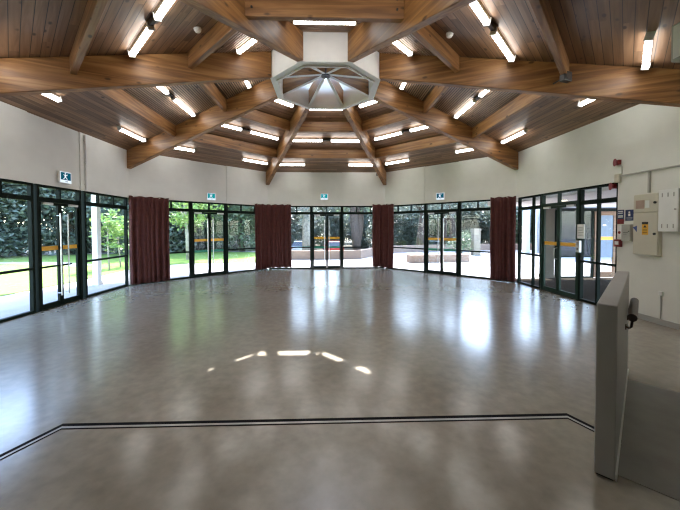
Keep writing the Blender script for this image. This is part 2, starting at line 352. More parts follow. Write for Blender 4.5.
# ------------------------------------------------------------------ fluorescent lights
def make_light():
    root = empty('ceiling_light')
    h = MB(); h.box(-.53, .53, -.03, .03, -.045, 0, bev=.006); h.build('housing', 'housing', root)
    t = MB(); t.box(-.515, .515, -.038, .038, -.10, -.045, bev=.016); t.build('diffuser', 'tube', root)
    for s in (-1, 1):
        e = MB(); e.box(s*.525-.010, s*.525+.010, -.048, .048, -.107, -.0); e.build('end_cap', 'white', root)
    return root
proto = make_light(); first = True
def light(k, r, t, label, junction=False):
    global first
    o = proto if first else copy_tree(proto); first = False
    n, d = nv(k); o.location = n*r+d*t+Vector((0, 0, zc(r)-.005)); o.rotation_euler = (-al, 0, -k*PI/4)
    tag(o, label, 'ceiling light', 'fluorescent ceiling lights')
    if junction:
        j = MB(); j.box(.545, .80, -.035, .035, -.06, 0, bev=.006); j.build('junction_box', 'junction', o)
for k in range(8):
    light(k, 1.89, .01, 'lit single fluorescent batten beside the white lantern '+WHERE[k])
    for t, sd in ((-.66, 'left'), (.685, 'right')):
        light(k, 3.53, t, '%s lit batten of the middle pair %s' % (sd, WHERE[k]), sd == 'left')
    if k == 4: continue
    for t, sd in ((-1.385, 'left'), (1.405, 'right')):
        if (k, sd) in ((3, 'right'),): continue
        light(k, 5.24, t, '%s lit batten of the wall-side pair %s' % (sd, WHERE[k]))

# ------------------------------------------------------------------ glazing
FD0, FD1 = .03, .11           # frame depth (outside of wall plane)
def mframe(m, t0, t1, z0, z1, w=.05):
    m.box(t0, t0+w, FD0, FD1, z0, z1); m.box(t1-w, t1, FD0, FD1, z0, z1); m.box(t0+w, t1-w, FD0, FD1, z0, z0+w); m.box(t0+w, t1-w, FD0, FD1, z1-w, z1)
nwin = 0; ndoor = 0
def window(k, t0, t1, label, mull=(), ztr=2.385, zrail=.925, full=False):
    global nwin; nwin += 1
    r = wroot('window_%d' % nwin, k, (t0+t1)/2); tag(r, label, 'window', kind='structure'); c = (t0+t1)/2
    m = MB(); a, b = t0-c, t1-c; mframe(m, a, b, 0, HW, .055)
    m.box(a+.055, b-.055, FD0, FD1, ztr-.05, ztr+.05); m.build('window_frame', 'frame', r)
    m = MB(); m.box(a+.055, b-.055, FD0+.005, FD1-.005, zrail-.025, zrail+.025); m.build('rail', 'frame', r)
    for x in mull:
        m = MB(); m.box(x-c-.022, x-c+.022, FD0+.005, FD1-.005, (.055 if full else ztr+.05), HW-.055); m.build('mullion', 'frame', r)
    m = MB(); m.box(a+.05, b-.05, .066, .072, .05, ztr-.03); m.box(a+.05, b-.05, .066, .072, ztr+.03, HW-.05); m.build('pane', 'glass', r)
def pull(m, x, z0, z1, y=-.045):
    m.tube([(x, .035, z0+.05), (x, y, z0+.05)], .008, 8); m.tube([(x, .035, z1-.05), (x, y, z1-.05)], .008, 8); m.tube([(x, y, z0), (x, y, z1)], .014, 10)
def door(k, t0, t1, label, ztr=2.385, hd=2.33, bands=('yellow',), rail=False, style='pull', mt='frame', tm=None, band_both=True):
    global ndoor; ndoor += 1; c = (t0+t1)/2
    r = wroot('door_%d' % ndoor, k, c); tag(r, label, 'double door', kind='structure'); a, b = t0-c, t1-c
    tm = 0 if tm is None else tm-c
    m = MB(); m.box(a, a+.055, FD0-.01, FD1+.01, 0, HW); m.box(b-.055, b, FD0-.01, FD1+.01, 0, HW); m.box(a+.055, b-.055, FD0, FD1, HW-.055, HW); m.box(a+.055, b-.055, FD0, FD1, hd+.005, ztr+.05)
    m.box(tm-.022, tm+.022, FD0, FD1, ztr+.035, HW-.055); m.build('door_frame', mt, r)
    m = MB(); m.box(a+.05, b-.05, .066, .072, ztr+.03, HW-.05); m.build('transom_pane', 'glass', r)
    for s, (x0, x1) in ((-1, (a+.06, tm-.004)), (1, (tm+.004, b-.06))):
        l = MB(); w = .05
        for bx in ((x0, x0+w, .015, hd), (x1-w, x1, .015, hd), (x0+w, x1-w, .015, .12), (x0+w, x1-w, hd-.06, hd)): l.box(bx[0], bx[1], .045, .095, bx[2], bx[3])
        lf = l.build('door_leaf', mt, r)
        g = MB(); g.box(x0+w-.01, x1-w+.01, .067, .073, .11, hd-.05); g.build('glass_pane', 'glass', lf)
        for bn in bands:
            z = {'yellow': 1.325, 'green': .925}[bn]
            q = MB(); q.box(x0+w-.005, x1-w+.005, .060, .066, z-(.045 if bn == 'yellow' else .04), z+(.045 if bn == 'yellow' else .04)); q.build(bn+'_band', bn, lf)
        if rail:
            q = MB(); q.box(x0-.02, x1-.02 if s < 0 else x0+.25, .0, .03, .905, .945); q.build('push_rail', mt, lf)
        cl = MB(); cl.box((x0+.06 if s < 0 else x1-.30), (x0+.30 if s < 0 else x1-.06), -.005, .045, hd-.055, hd-.005, bev=.008); cl.build('door_closer', 'alu' , lf)
        h = MB(); xi = x1-.095 if s < 0 else x0+.095
        if style == 'pull':
            pull(h, xi, .25, 2.1); h.build('pull_handle', 'steel', lf)
        else:
            if s < 0:
                h.tube([(x1-.03, .045, .92), (x1-.03, -.03, .94), (x1-.03, -.035, 1.05), (x1-.03, -.03, 1.20), (x1-.03, .045, 1.22)], .013, 8); h.build('handle', 'steel', lf)
    return r
G = [('left glazing', 6, .11), ('lawn-side glazing at back left', 7, .0), ('far back glazing', 0, .005), ('courtyard glazing at back right', 1, .02)]
for nm, k, c in G:
    lg, rg = (.06, .10) if k == 6 else (0, 0)
    dj = .58 if k == 6 else .655
    window(k, -2.46, c-.66-.0 if k != 6 else -.53, 'tall dark-framed window left of the doors in the '+nm, mull=[c-1.9, c-1.29] if k != 6 else [-1.78, -1.16])
    door(k, c-dj, c+dj, 'glazed double door in the middle of the '+nm, bands=('yellow',) if k == 6 else ('yellow', 'green'), rail=(k == 6))
    window(k, c+.66 if k != 6 else .80, 2.46, 'tall dark-framed window right of the doors in the '+nm, mull=[c+1.29, c+1.9] if k != 6 else [1.305, 1.87])
window(2, -2.46, -1.41, 'dark-framed window beside the maroon curtain in the entrance glazing', mull=[-1.775], ztr=2.34, zrail=.95, full=True)
door(2, -1.41, -.10, 'dark green glazed double entrance door on the right', ztr=2.36, hd=2.325, bands=('yellow',), style='d', mt='green_frame', tm=-.78)
window(2, -.10, .895, 'dark-framed window between entrance door and switchboards', mull=[.39], ztr=2.34, zrail=.95, full=True)
# teal visibility strip along the window rails facing the car park
def strip(k, t0, t1):
    m = MB(); m.box(t0, t1, .058, .064, .905, .965); o = m.build('visibility_strip', 'green'); r = wroot('x', k); o.location = r.location; o.rotation_euler = r.rotation_euler; bpy.data.objects.remove(r); return o
tag(strip(0, -2.39, -.71), 'teal film strip across the window left of the far doors', 'window strip')

# threshold sills
m = MB()
for k in (6, 7, 0, 1, 2):
    mm = Matrix.Rotation(-k*PI/4, 4, 'Z')
    m.box(-2.5, 2.5 if k != 2 else .89, A+.02, A+.13, -.01, .012, mm)
tag(m.build('trim_1', 'frame'), 'dark metal threshold strip under the glazing', 'threshold', kind='structure')

# ------------------------------------------------------------------ curtains
def curtain(k, t0, t1, label, lining=None, zb=.05):
    n_, d_ = nv(k); r = wroot('curtain', k, (t0+t1)/2, -.11, 0); tag(r, label, 'curtain', 'maroon curtains at the hall corners'); w = t1-t0
    bm = bmesh.new(); nx, nz = int(w*75), 14; grid = []; rnd = random.Random(int((t0+9)*100)+k*7); ph = rnd.random()*6; nf = max(3, int(w/.125))
    th = .012
    def surf(u, v):
        x = -w/2+w*u+ .012*math.sin(7*v+ph)*(1-v); z = zb+(2.745-zb)*v+.012*math.sin(u*nf*2*PI*.5+ph)*(1 if v > .99 or v < .01 else 0)
        amp = .036+.016*math.sin(u*9+ph)
        y = amp*math.sin(2*PI*nf*u+ph+1.2*math.sin(u*11+ph)+.3*(1-v))*(.75+.35*(1-v))
        return x, y, z
    for side in (0, 1):
        rows = []
        for j in range(nz+1):
            row = []
            for i in range(nx+1):
                x, y, z = surf(i/nx, j/nz); row.append(bm.verts.new((x, y+side*th, z)))
            rows.append(row)
        grid.append(rows)
    A_, B_ = grid
    for j in range(nz):
        for i in range(nx):
            bm.faces.new((A_[j][i], A_[j][i+1], A_[j+1][i+1], A_[j+1][i])); bm.faces.new((B_[j][i+1], B_[j][i], B_[j+1][i], B_[j+1][i+1]))
        for i in (0, nx): bm.faces.new((A_[j][i], A_[j+1][i], B_[j+1][i], B_[j][i]))
    for i in range(nx):
        for j in (0, nz): bm.faces.new((A_[j][i], B_[j][i], B_[j][i+1], A_[j][i+1]))
    m = MB(); m.bm.free(); m.bm = bm; m.build('fabric', 'curtain', r, smooth=True)
    m = MB(); m.box(-w/2, w/2, .03, .06, 2.72, 2.745); m.build('curtain_track', 'alu', r)
    if lining:
        m = MB(); x = lining*w/2
        m.hexa([Vector((x+dx, dy, .04)) for dx, dy in ((-.02, .055), (.10, .055), (.10, .068), (-.02, .068))], [Vector((x+dx, dy, 1.5)) for dx, dy in ((.0, .055), (.06, .055), (.06, .068), (.0, .068))])
        tag(m.build('lining', 'lining', r), 'pale cream curtain lining')
curtain(7, -2.53, -1.41, 'wide maroon curtain in the corner between left glazing and lawn doors', lining=-1, zb=.04)
curtain(7, 1.80, 2.47, 'maroon curtain right of the lawn doors at the far left corner')
curtain(0, -2.47, -1.50, 'maroon curtain at the left end of the far back glazing', zb=.085)
curtain(0, 1.95, 2.47, 'narrow maroon curtain at the right end of the far back glazing', zb=.085)
curtain(1, -2.47, -1.97, 'narrow maroon curtain left of the courtyard doors at the far right corner')
curtain(1, 1.75, 2.51, 'maroon curtain right of the courtyard doors, beside the entrance glazing', zb=.04)

# ------------------------------------------------------------------ exit signs, pipes
def exit_sign(k, t, z, label, dark):
    r = wroot('exit_sign', k, t, -.0, z); tag(r, label, 'exit sign', 'exit signs')
    m = MB(); m.box(-.16, .16, -.055, -.001, -.135, .135, bev=.006); m.build('case', 'white', r)
    m = MB(); m.box(-.15, .15, -.058, -.055, -.125, .125); m.build('panel', 'exitwhite', r)
    m = MB(); m.box(-.135, .135, -.060, -.058, -.06, .11); m.build('green_field', dark, r)
    m = MB(); y0, y1 = -.063, -.060        # running figure through a doorway
    def rot(x, z, a): return Matrix.Translation((x, 0, z)) @ Matrix.Rotation(a, 4, 'Y')
    m.tube([(-.015, y0, .085), (-.015, y1, .085)], .014, 10)
    m.box(-.014, .014, y0, y1, -.03, .03, rot(-.015, .035, .25)); m.box(-.008, .008, y0, y1, -.033, .033, rot(.012, -.018, -.7)); m.box(-.008, .008, y0, y1, -.033, .033, rot(-.045, -.02, .8))
    m.box(-.006, .006, y0, y1, -.026, .026, rot(.022, .05, 1.0)); m.box(-.006, .006, y0, y1, -.026, .026, rot(-.045, .045, -.7))
    m.build('running_figure', 'exitwhite', r)
    m = MB(); m.box(-.02, .03, y0, y1, -.098, -.088); m.prism([(.03, -.105), (.05, -.093), (.03, -.081)], y0, y1, Matrix(((1, 0, 0, 0), (0, 0, 1, 0), (0, 1, 0, 0), (0, 0, 0, 1)))); m.build('arrow', dark, r)
    return r
exit_sign(6, .165, 2.93, 'exit sign with running figure over the left glazed doors', 'exitblue')
exit_sign(7, .04, 2.91, 'exit sign with running figure over the lawn doors', 'exitgreen')
exit_sign(0, -.10, 3.08, 'exit sign with running figure over the far back doors', 'exitgreen')
exit_sign(1, 0, 2.92, 'exit sign with running figure over the courtyard doors', 'exitblue')
def wall_mesh(name, k, fn, mat, label, cat, t=0, z=0, off=0, smooth=False):
    m = MB(); fn(m); o = m.build(name, mat); n, d = nv(k); o.location = on_wall(k, t, off, z); o.rotation_euler = (0, 0, -k*PI/4)
    tag(o, label, cat); return o
def p_(m):
    m.tube([(0, -.03, 2.72), (0, -.03, 4.08)], .022, 10)
    for z in (2.85, 3.4, 3.95): m.box(-.035, .035, -.035, -.001, z-.012, z+.012)
wall_mesh('wall_pipe', 6, p_, 'white', 'white vertical pipe on the wall right of the left exit sign', 'pipe', .80)

# ------------------------------------------------------------------ right wall fittings
def cabinet():
    r = wroot('switchboard_cabinet', 2, 1.535, 0, 1.236); tag(r, 'tall beige metal switchboard cabinet with two doors and a yellow notice', 'cabinet')
    w, h, d = .225, 1.142, .065
    m = MB(); m.box(-w, w, -d, -.001, 0, h, bev=.008); m.build('body', 'beige', r)
    m = MB(); m.box(-w+.006, w-.006, -d-.022, -d, .008, .79, bev=.006); lo = m.build('door', 'beige', r)
    m = MB(); m.box(-w+.006, w-.006, -d-.022, -d, .80, h-.008, bev=.006); up = m.build('door', 'beige', r)
    for par, z in ((lo, .40), (up, .97)):
        m = MB(); m.tube([(w-.05, -d-.04, z), (w-.05, -d-.02, z)], .022, 12); m.build('lock', 'black', par)
    m = MB()
    m.box(-w+.05, -w+.21, -d-.025, -d-.021, .87, 1.03)
    for i in range(8): m.box(-w+.055, -w+.205, -d-.032, -d-.025, .882+i*.019, .892+i*.019)
    m.build('vent_grille', 'pinkgrille', up)
    m = MB(); m.box(-w+.225, -w+.30, -d-.025, -d-.021, .88, 1.02); m.build('label_plate', 'white', up)
    m = MB(); m.box(-.05, .06, -d-.025, -d-.021, .38, .62); wl = m.build('warning_notice', 'yellow', lo)
    m = MB(); m.box(-.05, .06, -d-.027, -d-.025, .575, .62)
    for i in range(3): m.box(-.035, .045, -d-.027, -d-.025, .42+i*.03, .428+i*.03)
    m.prism([(-.025, .515), (.035, .515), (.005, .565)], -d-.027, -d-.025, Matrix(((1, 0, 0, 0), (0, 0, 1, 0), (0, 1, 0, 0), (0, 0, 0, 1)))); m.build('warning_marks', 'black', wl)
    m = MB(); m.prism([(-.225, .52), (-.145, .55), (-.145, .43)], -d-.025, -d-.022, Matrix(((1, 0, 0, 0), (0, 0, 1, 0), (0, 1, 0, 0), (0, 0, 0, 1)))); m.build('blue_sticker', 'blueink', lo)
cabinet()
r = wroot('wall_cabinet', 2, 1.955, 0, 1.682); tag(r, 'pale grey shallow metal cabinet with slots at the right edge', 'cabinet')
m = MB(); m.box(-.145, .155, -.12, -.001, 0, .73, bev=.008); m.build('body', 'greybox', r)
m = MB(); m.box(-.145, .155, -.142, -.12, 0, .73, bev=.006); dr = m.build('door', 'white', r)
m = MB()
for i in range(3):
    for zb in (.06, .60): m.box(-.09+i*.09, -.075+i*.09, -.146, -.1415, zb, zb+.07)
m.build('vent_slots', 'grey', dr)
m = MB(); m.tube([(.125, -.155, .38), (.125, -.14, .38)], .014, 10); m.build('lock', 'grey', dr)
r = wroot('control_box', 2, 1.15, 0, 1.477); tag(r, 'small grey control box left of the beige switchboard', 'box')
m = MB(); m.box(-.09, .09, -.055, .0, 0, .336, bev=.006); m.build('body', 'greybox', r)
m = MB(); m.box(-.088, .088, -.07, -.055, .003, .333, bev=.005); lid = m.build('lid', 'greybox', r)
m = MB(); m.box(-.05, .05, -.073, -.07, .17, .178); m.box(-.05, .02, -.073, -.07, .14, .146); m.tube([(.065, -.08, .2), (.065, -.07, .2)], .01, 8); m.build('lid_marks', 'black', lid)
r = wroot('notice_sign', 2, 1.163, 0, 1.889); tag(r, 'square navy blue wall sign with white symbol above the grey box', 'sign')
m = MB(); m.box(-.082, .082, -.012, -.001, 0, .215); b_ = m.build('panel', 'navy', r)
m = MB(); m.tube([(0, -.015, .165), (0, -.012, .165)], .018, 12); m.box(-.02, .02, -.015, -.012, .09, .14); m.box(-.06, .06, -.015, -.012, .052, .058); m.box(-.06, .06, -.015, -.012, .028, .034); m.build('symbol', 'white', b_)
r = wroot('notice_sign', 2, .978, 0, 1.823); tag(r, 'narrow blue and red wall sign beside the window frame', 'sign')
m = MB(); m.box(-.066, .066, -.010, -.001, .10, .29); b_ = m.build('blue_face', 'navy', r)
m = MB(); m.box(-.066, .066, -.010, -.001, 0, .10); m.build('red_panel', 'red', r)
m = MB()
for z in (.25, .215, .16, .135): m.box(-.05, .05, -.013, -.010, z, z+.015)
m.build('text_lines', 'white', b_)
r = wroot('paper_notice', 2, .955, 0, 1.55); tag(r, 'small white notice above the red fire call point', 'notice')
m = MB(); m.box(-.045, .045, -.006, -.001, 0, .24); b_ = m.build('sheet', 'white', r)
m = MB(); m.tube([(0, -.009, .10), (0, -.006, .10)], .03, 12); m.build('red_dot', 'red', b_)
r = wroot('fire_call_point', 2, .955, 0, 1.355); tag(r, 'red fire alarm call point at the edge of the white wall', 'fire alarm call point')
m = MB(); m.box(-.07, .07, -.06, -.001, 0, .155, bev=.008); m.build('case', 'red', r)
m = MB(); m.box(-.04, .04, -.064, -.060, .045, .115); m.build('window', 'white', r)
def horn(loc_t, z, label, off, k=2):
    r = wroot('alarm_sounder', k, loc_t, off, z); tag(r, label, 'alarm sounder')
    m = MB(); m.box(-.04, .05, -.06, -.001, -.05, .05, bev=.008); m.build('base', 'red', r)
    m = MB(); m.tube([(.0, -.05, 0), (0, -.07, 0), (-.006, -.085, 0), (-.008, -.09, 0)], [.045, .05, .07, .08], 16); m.build('horn', 'red', r, smooth=False)
horn(.92, 3.09, 'dark red alarm horn on the white wall above the glazing end', 0)
horn(.80, 2.615, 'dark red alarm horn under the head of the entrance glazing', .03)
r = wroot('junction_box', 2, .925, 0, 2.68); tag(r, 'small beige junction box under the upper alarm horn', 'junction box')
m = MB(); m.box(-.05, .05, -.06, -.001, 0, .17, bev=.006); m.build('body', 'beige', r); m = MB(); m.box(-.035, .035, -.066, -.06, .02, .15); m.build('lid', 'beige', r)
def cd(m):
    m.box(.0, 2.2, -.03, -.001, 2.795, 2.82); m.box(.555, .585, -.031, -.001, 2.40, 2.795); m.box(.02, .032, -.012, -.001, 2.83, 3.0)
wall_mesh('cable_trunking', 2, cd, 'greybox', 'grey cable trunking running across the right wall into the switchboard', 'cable trunking', .96)
r = wroot('power_outlet', 2, 1.775, 0, .53); tag(r, 'white socket outlet with cable low on the right wall', 'socket')
m = MB(); m.box(-.035, .035, -.04, -.001, 0, .075, bev=.006); m.build('plate', 'white', r)
m = MB(); m.tube([(0, -.02, .0), (.004, -.018, -.2), (0, -.018, -.42)], .009, 8); m.build('cable', 'grey', r)
def bb(m): m.box(.905, 2.5, -.018, 0, 0, .10)
o = wall_mesh('baseboard_right', 2, bb, 'grey', 'grey skirting board along the right wall', 'baseboard'); o['kind'] = 'structure'
r = wroot('paper_notice', 2, -.03, .02, 1.49); tag(r, 'white notice on the post right of the entrance door', 'notice')
m = MB(); m.box(-.10, .10, -.006, .004, 0, .34); b_ = m.build('sheet', 'white', r)
m = MB()
for i in range(6): m.box(-.075, .075-.02*(i % 2), -.008, -.006, .06+i*.04, .075+i*.04)
m.build('text_lines', 'grey', b_)
r = wroot('intercom', 2, -.07, .02, 1.16); tag(r, 'grey intercom panel on the post below the white notice', 'intercom')
m = MB(); m.box(-.055, .055, -.05, .004, 0, .28, bev=.006); b_ = m.build('case', 'alu', r)
m = MB()
for i in range(4): m.box(-.035, .035, -.054, -.05, .17+i*.02, .178+i*.02)
m.box(-.02, .02, -.054, -.05, .06, .10); m.build('speaker_slots', 'black', b_)

# ------------------------------------------------------------------ small ceiling fittings
def ceil_at(k, r, t, dz=0):
    n, d = nv(k); return n*r+d*t+Vector((0, 0, zc(r)+dz))
for k, r_, t_, lb in ((5, 2.86, .08, 'round white smoke detector on boards at the top left of the view'), (3, 2.84, -.11, 'round white smoke detector on boards at the top right of the view')):
    r = empty('smoke_detector', ceil_at(k, r_, t_, -.003), (-al, 0, -k*PI/4)); tag(r, lb, 'smoke detector', 'smoke detectors')
    m = MB(); m.tube([(0, 0, 0), (0, 0, -.025)], [.06, .06], 16); m.build('base', 'white', r)
    m = MB(); m.tube([(0, 0, -.025), (0, 0, -.05), (0, 0, -.065)], [.052, .048, .03], 16); m.build('sensor_head', 'white', r)
r = empty('loudspeaker', (4.04, -1.98, 4.29), (0, 0, .3)); tag(r, 'small black loudspeaker fixed to the beam at upper right', 'loudspeaker')
m = MB(); m.box(-.09, .09, -.05, .04, -.08, .08, bev=.012); m.build('case', 'black', r); m = MB(); m.tube([(0, -.055, 0), (0, -.048, 0)], .05, 14); m.build('cone', 'junction', r); m = MB(); m.tube([(0, .035, .0), (.05, .24, .0)], .014, 8); m.build('bracket', 'black', r)
r = wroot('sensor', 0, 2.16, 0, 4.03); tag(r, 'small black motion sensor at the top of the back wall', 'sensor')
m = MB(); m.box(-.035, .035, -.05, -.001, -.05, .05, bev=.008); m.build('case', 'black', r); m = MB(); m.tube([(0, -.065, -.015), (0, -.05, -.015)], [.015, .022], 10); m.build('lens', 'grey', r)
# pale unit hung under the ceiling at the right edge
r = empty('ceiling_projector', (4.42, -3.62, 3.90), (0, 0, 0)); tag(r, 'pale grey box unit hung from the boards at the upper right edge', 'projector')
m = MB(); m.box(-.21, .35, -.20, .20, -.14, .30, bev=.02); m.build('body', 'lowwall', r)
m = MB(); m.box(-.225, -.21, -.16, .16, -.11, .27); m.build('side_grille', 'white', r)
m = MB(); m.tube([(.02, 0, .30), (.02, 0, .42)], .03, 10); m.build('mount', 'white', r)

# ------------------------------------------------------------------ low wall with handrail, floor strip, ramp
ang = math.radians(43.2); r = empty('low_wall', (1.92, -4.99, 0), (0, 0, ang)); tag(r, 'grey low dividing wall with a flat top standing on the near right floor', 'low wall')
LW, TW, HWL = 2.28, .112, 1.225
m = MB(); m.box(0, LW, -TW, 0, .012, HWL); o = m.build('panel', 'lowwall', r); bv = o.modifiers.new('b', 'BEVEL'); bv.width = .006
m = MB(); m.box(.012, LW-.01, -TW+.01, -.01, 0, .012); m.build('base_gap_shade', 'black', r)  # black strip stands in for the shadow in the gap under the panel
m = MB(); m.box(.02, LW, -TW-.010, -TW, .0, .045); m.build('skirting', 'white', r)
hr = empty('handrail', (1.92, -4.99, 0), (0, 0, ang)); tag(hr, 'dark brown round handrail on brackets along the low wall', 'handrail')
m = MB(); m.tube([(1.25, -TW-.05, .89), (2.22, -TW-.05, .89)], .037, 18); m.build('rail', 'rail', hr, smooth=False)
for x in (1.29, 1.72, 2.14):
    m = MB(); y = -TW
    m.tube([(x, y-.002, .785), (x, y-.03, .78), (x, y-.045, .795), (x, y-.05, .855)], .011, 8); m.tube([(x, y-.001, .785), (x, y-.010, .785)], .028, 12); m.build('bracket', 'rail', hr)
def strip_path(pts, o0, o1, z):
    m = MB(); P2 = [Vector((x, y)) for x, y in pts]
    nrm = []
    for i in range(len(P2)):
        ds = []
        if i: ds.append((P2[i]-P2[i-1]).normalized())
        if i < len(P2)-1: ds.append((P2[i+1]-P2[i]).normalized())
        ns = [Vector((-d.y, d.x)) for d in ds]; v = sum(ns, Vector((0, 0)))/len(ns); nrm.append(v/v.length_squared)
    for i in range(len(P2)-1):
        q = [P2[i]+nrm[i]*o0, P2[i+1]+nrm[i+1]*o0, P2[i+1]+nrm[i+1]*o1, P2[i]+nrm[i]*o1]
        m.hexa([Vector((*a, .0005)) for a in q], [Vector((*a, z)) for a in q])
    return m
path = [(-3.05, -6.0), (-2.33, -4.345), (2.245, -4.345), (2.98, -6.0)]
r = empty('floor_joint_strip', (0, -4.345, 0)); tag(r, 'dark and pale metal joint strip set in the floor across the foreground', 'floor strip')
for nm, a, b, mt in (('dark_inlay', .012, .052, 'ink'), ('metal_strip', -.014, .012, 'strip'), ('dark_edge', -.028, -.014, 'ink')):
    o = strip_path([(x, y+4.345) for x, y in path], a, b, .003).build(nm, mt, r)
r = empty('ramp', (3.3, -4.9, 0), (0, 0, ang)); 
m = MB(); m.hexa([Vector((x, y, .0005)) for x, y in ((-.9, -.9), (.92, -1.6), (.92, .52), (-.9, .52))], [Vector((x, y, z)) for x, y, z in ((-.9, -.9, .006), (.92, -1.6, .003), (.92, .52, .003), (-.9, .52, .006))])
bpy.data.objects.remove(r)
n1 = Vector((math.cos(ang), math.sin(ang))); n2 = Vector((math.sin(ang), -math.cos(ang))); B0 = Vector((1.92, -4.99))+n2*(TW+.012)
q = [B0+n1*.10, B0+n1*2.03, B0+n1*2.03+n2*2.9, B0+n1*.10+n2*2.9]
m.bm.free(); m = MB(); m.hexa([Vector((*a, .0005)) for a in q], [Vector((*a, .004)) for a in q])
tag(m.build('ramp_surface', 'ramp'), 'paler concrete floor patch to the right of the low wall', 'floor patch', kind='structure')

# ------------------------------------------------------------------ outside: ground
GZ = -.06
m = MB(); m.prism([(-60, -30), (60, -30), (60, 17.5), (-60, 17.5)], GZ-.2, GZ); tag(m.build('paving', 'paving'), 'pale concrete paving around the hall', 'paving', kind='structure')
m = MB(); m.hexa([Vector(p) for p in ((-60, 17.5, GZ-.3), (60, 17.5, GZ-.3), (60, 24, -1.4), (-60, 24, -1.4))], [Vector(p) for p in ((-60, 17.5, GZ), (60, 17.5, GZ), (60, 24, -1.15), (-60, 24, -1.15))])
m.prism([(-60, 24), (60, 24), (60, 70), (-60, 70)], -1.4, -1.15); tag(m.build('ground', 'earth'), 'dark shaded earth under the trees beyond the paving', 'ground', kind='structure')
m = MB(); near = [(-8.9, -9), (-8.75, 1.4), (-8.56, 3.4), (-8.7, 6.5), (-7.9, 8.2), (-7.0, 8.85), (-5, 9.1), (-3.2, 9.2)]
m.prism(near+[(-3.2, 15.5), (-9, 16.5), (-15, 15), (-30, 12), (-40, -9)], GZ, GZ+.02); o = m.build('lawn', 'lawn'); tag(o, 'bright green mown lawn outside the left glazing', 'lawn', kind='stuff')
m = MB(); a = [(-30, 6.2), (-17, 8.9), (-14, 8.7), (-11.6, 7.6)]
for (x0, y0), (x1, y1) in zip(a, a[1:]): m.prism([(x0, y0), (x1, y1), (x1, y1+.9), (x0, y0+.9)], GZ+.021, GZ+.03)
tag(m.build('garden_path', 'paving'), 'pale path crossing the far side of the lawn', 'path', kind='structure')
m = MB(); m.prism([(6.25, -4), (12, -4), (12, 3.55), (6.25, 3.55)], GZ, GZ+.012); tag(m.build('canopy_shade_patch', 'canopy_shade'), 'dark ground sheet painting the canopy shade outside the entrance door', 'ground shade', kind='structure')  # dark sheet paints the canopy's shade onto the paving

# ------------------------------------------------------------------ outside: walls, columns, canopy
def wall_strip(name, pts, w, h, label, cat):
    bm = bmesh.new(); uv = bm.loops.layers.uv.new('UVMap'); dist = 0
    for (x0, y0), (x1, y1) in zip(pts, pts[1:]):
        d = Vector((x1-x0, y1-y0)); ln = d.length; d.normalize(); n_ = Vector((-d.y, d.x))*w/2; e = d*(w*.2)
        a = [Vector((x0, y0))-n_-e, Vector((x1, y1))-n_+e, Vector((x1, y1))+n_+e, Vector((x0, y0))+n_-e]
        lo = [bm.verts.new((*p, GZ)) for p in a]; hi = [bm.verts.new((*p, GZ+h)) for p in a]
        for i in range(4):
            f_ = bm.faces.new((lo[i], lo[(i+1) % 4], hi[(i+1) % 4], hi[i])); u0 = dist if i in (0, 3) else dist+ln
            for lp, (uu, vv) in zip(f_.loops, ((dist, 0), (dist+ln, 0), (dist+ln, h), (dist, h))): lp[uv].uv = (uu, vv)
        f_ = bm.faces.new(hi)
        for lp in f_.loops: lp[uv].uv = (lp.vert.co.x, lp.vert.co.y)
        dist += ln
    m = MB(); m.bm.free(); m.bm = bm; o = m.build(name, 'brick'); tag(o, label, cat); return o
wall_strip('brick_garden_wall', [(-3.1, 10.6), (0, 10.55), (1.9, 10.9), (2.7, 12.2), (3.3, 14.2), (6.2, 15.6), (12, 16.9), (24, 17.2)], .28, .50, 'long low brick garden wall across the courtyard', 'garden wall')
wall_strip('brick_planter', [(4.35, 8.75), (7.4, 9.1)], .5, .40, 'low brick bench in the courtyard before the garden wall', 'bench')
def post(name, x, y, w, h, mat, label, cat, z=GZ, cap=True):
    r = empty(name, (x, y, z)); tag(r, label, cat); m = MB(); m.box(-w/2, w/2, -w/2, w/2, 0, h, bev=.01); m.build('shaft', mat, r)
    m = MB(); m.box(-w/2-.02, w/2+.02, -w/2-.02, w/2+.02, 0, .10); m.build('base', mat, r)
    if cap:
        m = MB(); m.box(-w/2-.03, w/2+.03, -w/2-.03, w/2+.03, h-.12, h); m.build('cap', mat, r)
post('verandah_column', -7.42, 3.02, .17, 3.70, 'white', 'white square verandah column outside the left glazing', 'column')
post('entrance_column', 7.98, 3.78, .32, 2.655, 'concrete', 'thick grey concrete column seen through the entrance door', 'column', cap=False)
post('pergola_column', 14.1, 14.2, .34, 3.6, 'white', 'left one of two white columns beyond the entrance glazing', 'column')
post('pergola_column', 15.2, 14.6, .34, 3.6, 'white', 'right one of two white columns beyond the entrance glazing', 'column')
post('stone_pillar', 9.7, 12.6, .42, 1.75, 'stone', 'pale stone pillar in the courtyard garden', 'pillar')
r = empty('entrance_canopy', (9.1, .4, 2.6)); tag(r, 'flat pinkish canopy soffit with downlights outside the entrance', 'canopy')
m = MB(); m.box(-2.72, 3.4, -4.4, 4.5, 0, .22); m.build('slab', 'soffit', r)
for x, y in ((-1.75, -.4), (-.7, .9), (.5, 2.1), (-1.75, 1.8), (.5, -.4)):
    m = MB(); m.tube([(x, y, -.012), (x, y, .002)], .085, 14); d = m.build('downlight', 'white', r)
    m = MB(); m.tube([(x, y, -.016), (x, y, -.012)], .062, 14); m.build('lamp', 'led', d)
for (x, y, lb) in ((12.2, 4.6, 'far right'), (12.2, -3.6, 'near right')):
    post('canopy_post', x, y, .2, 2.655, 'frame', 'dark steel canopy post at the %s corner' % lb, 'post', cap=False)
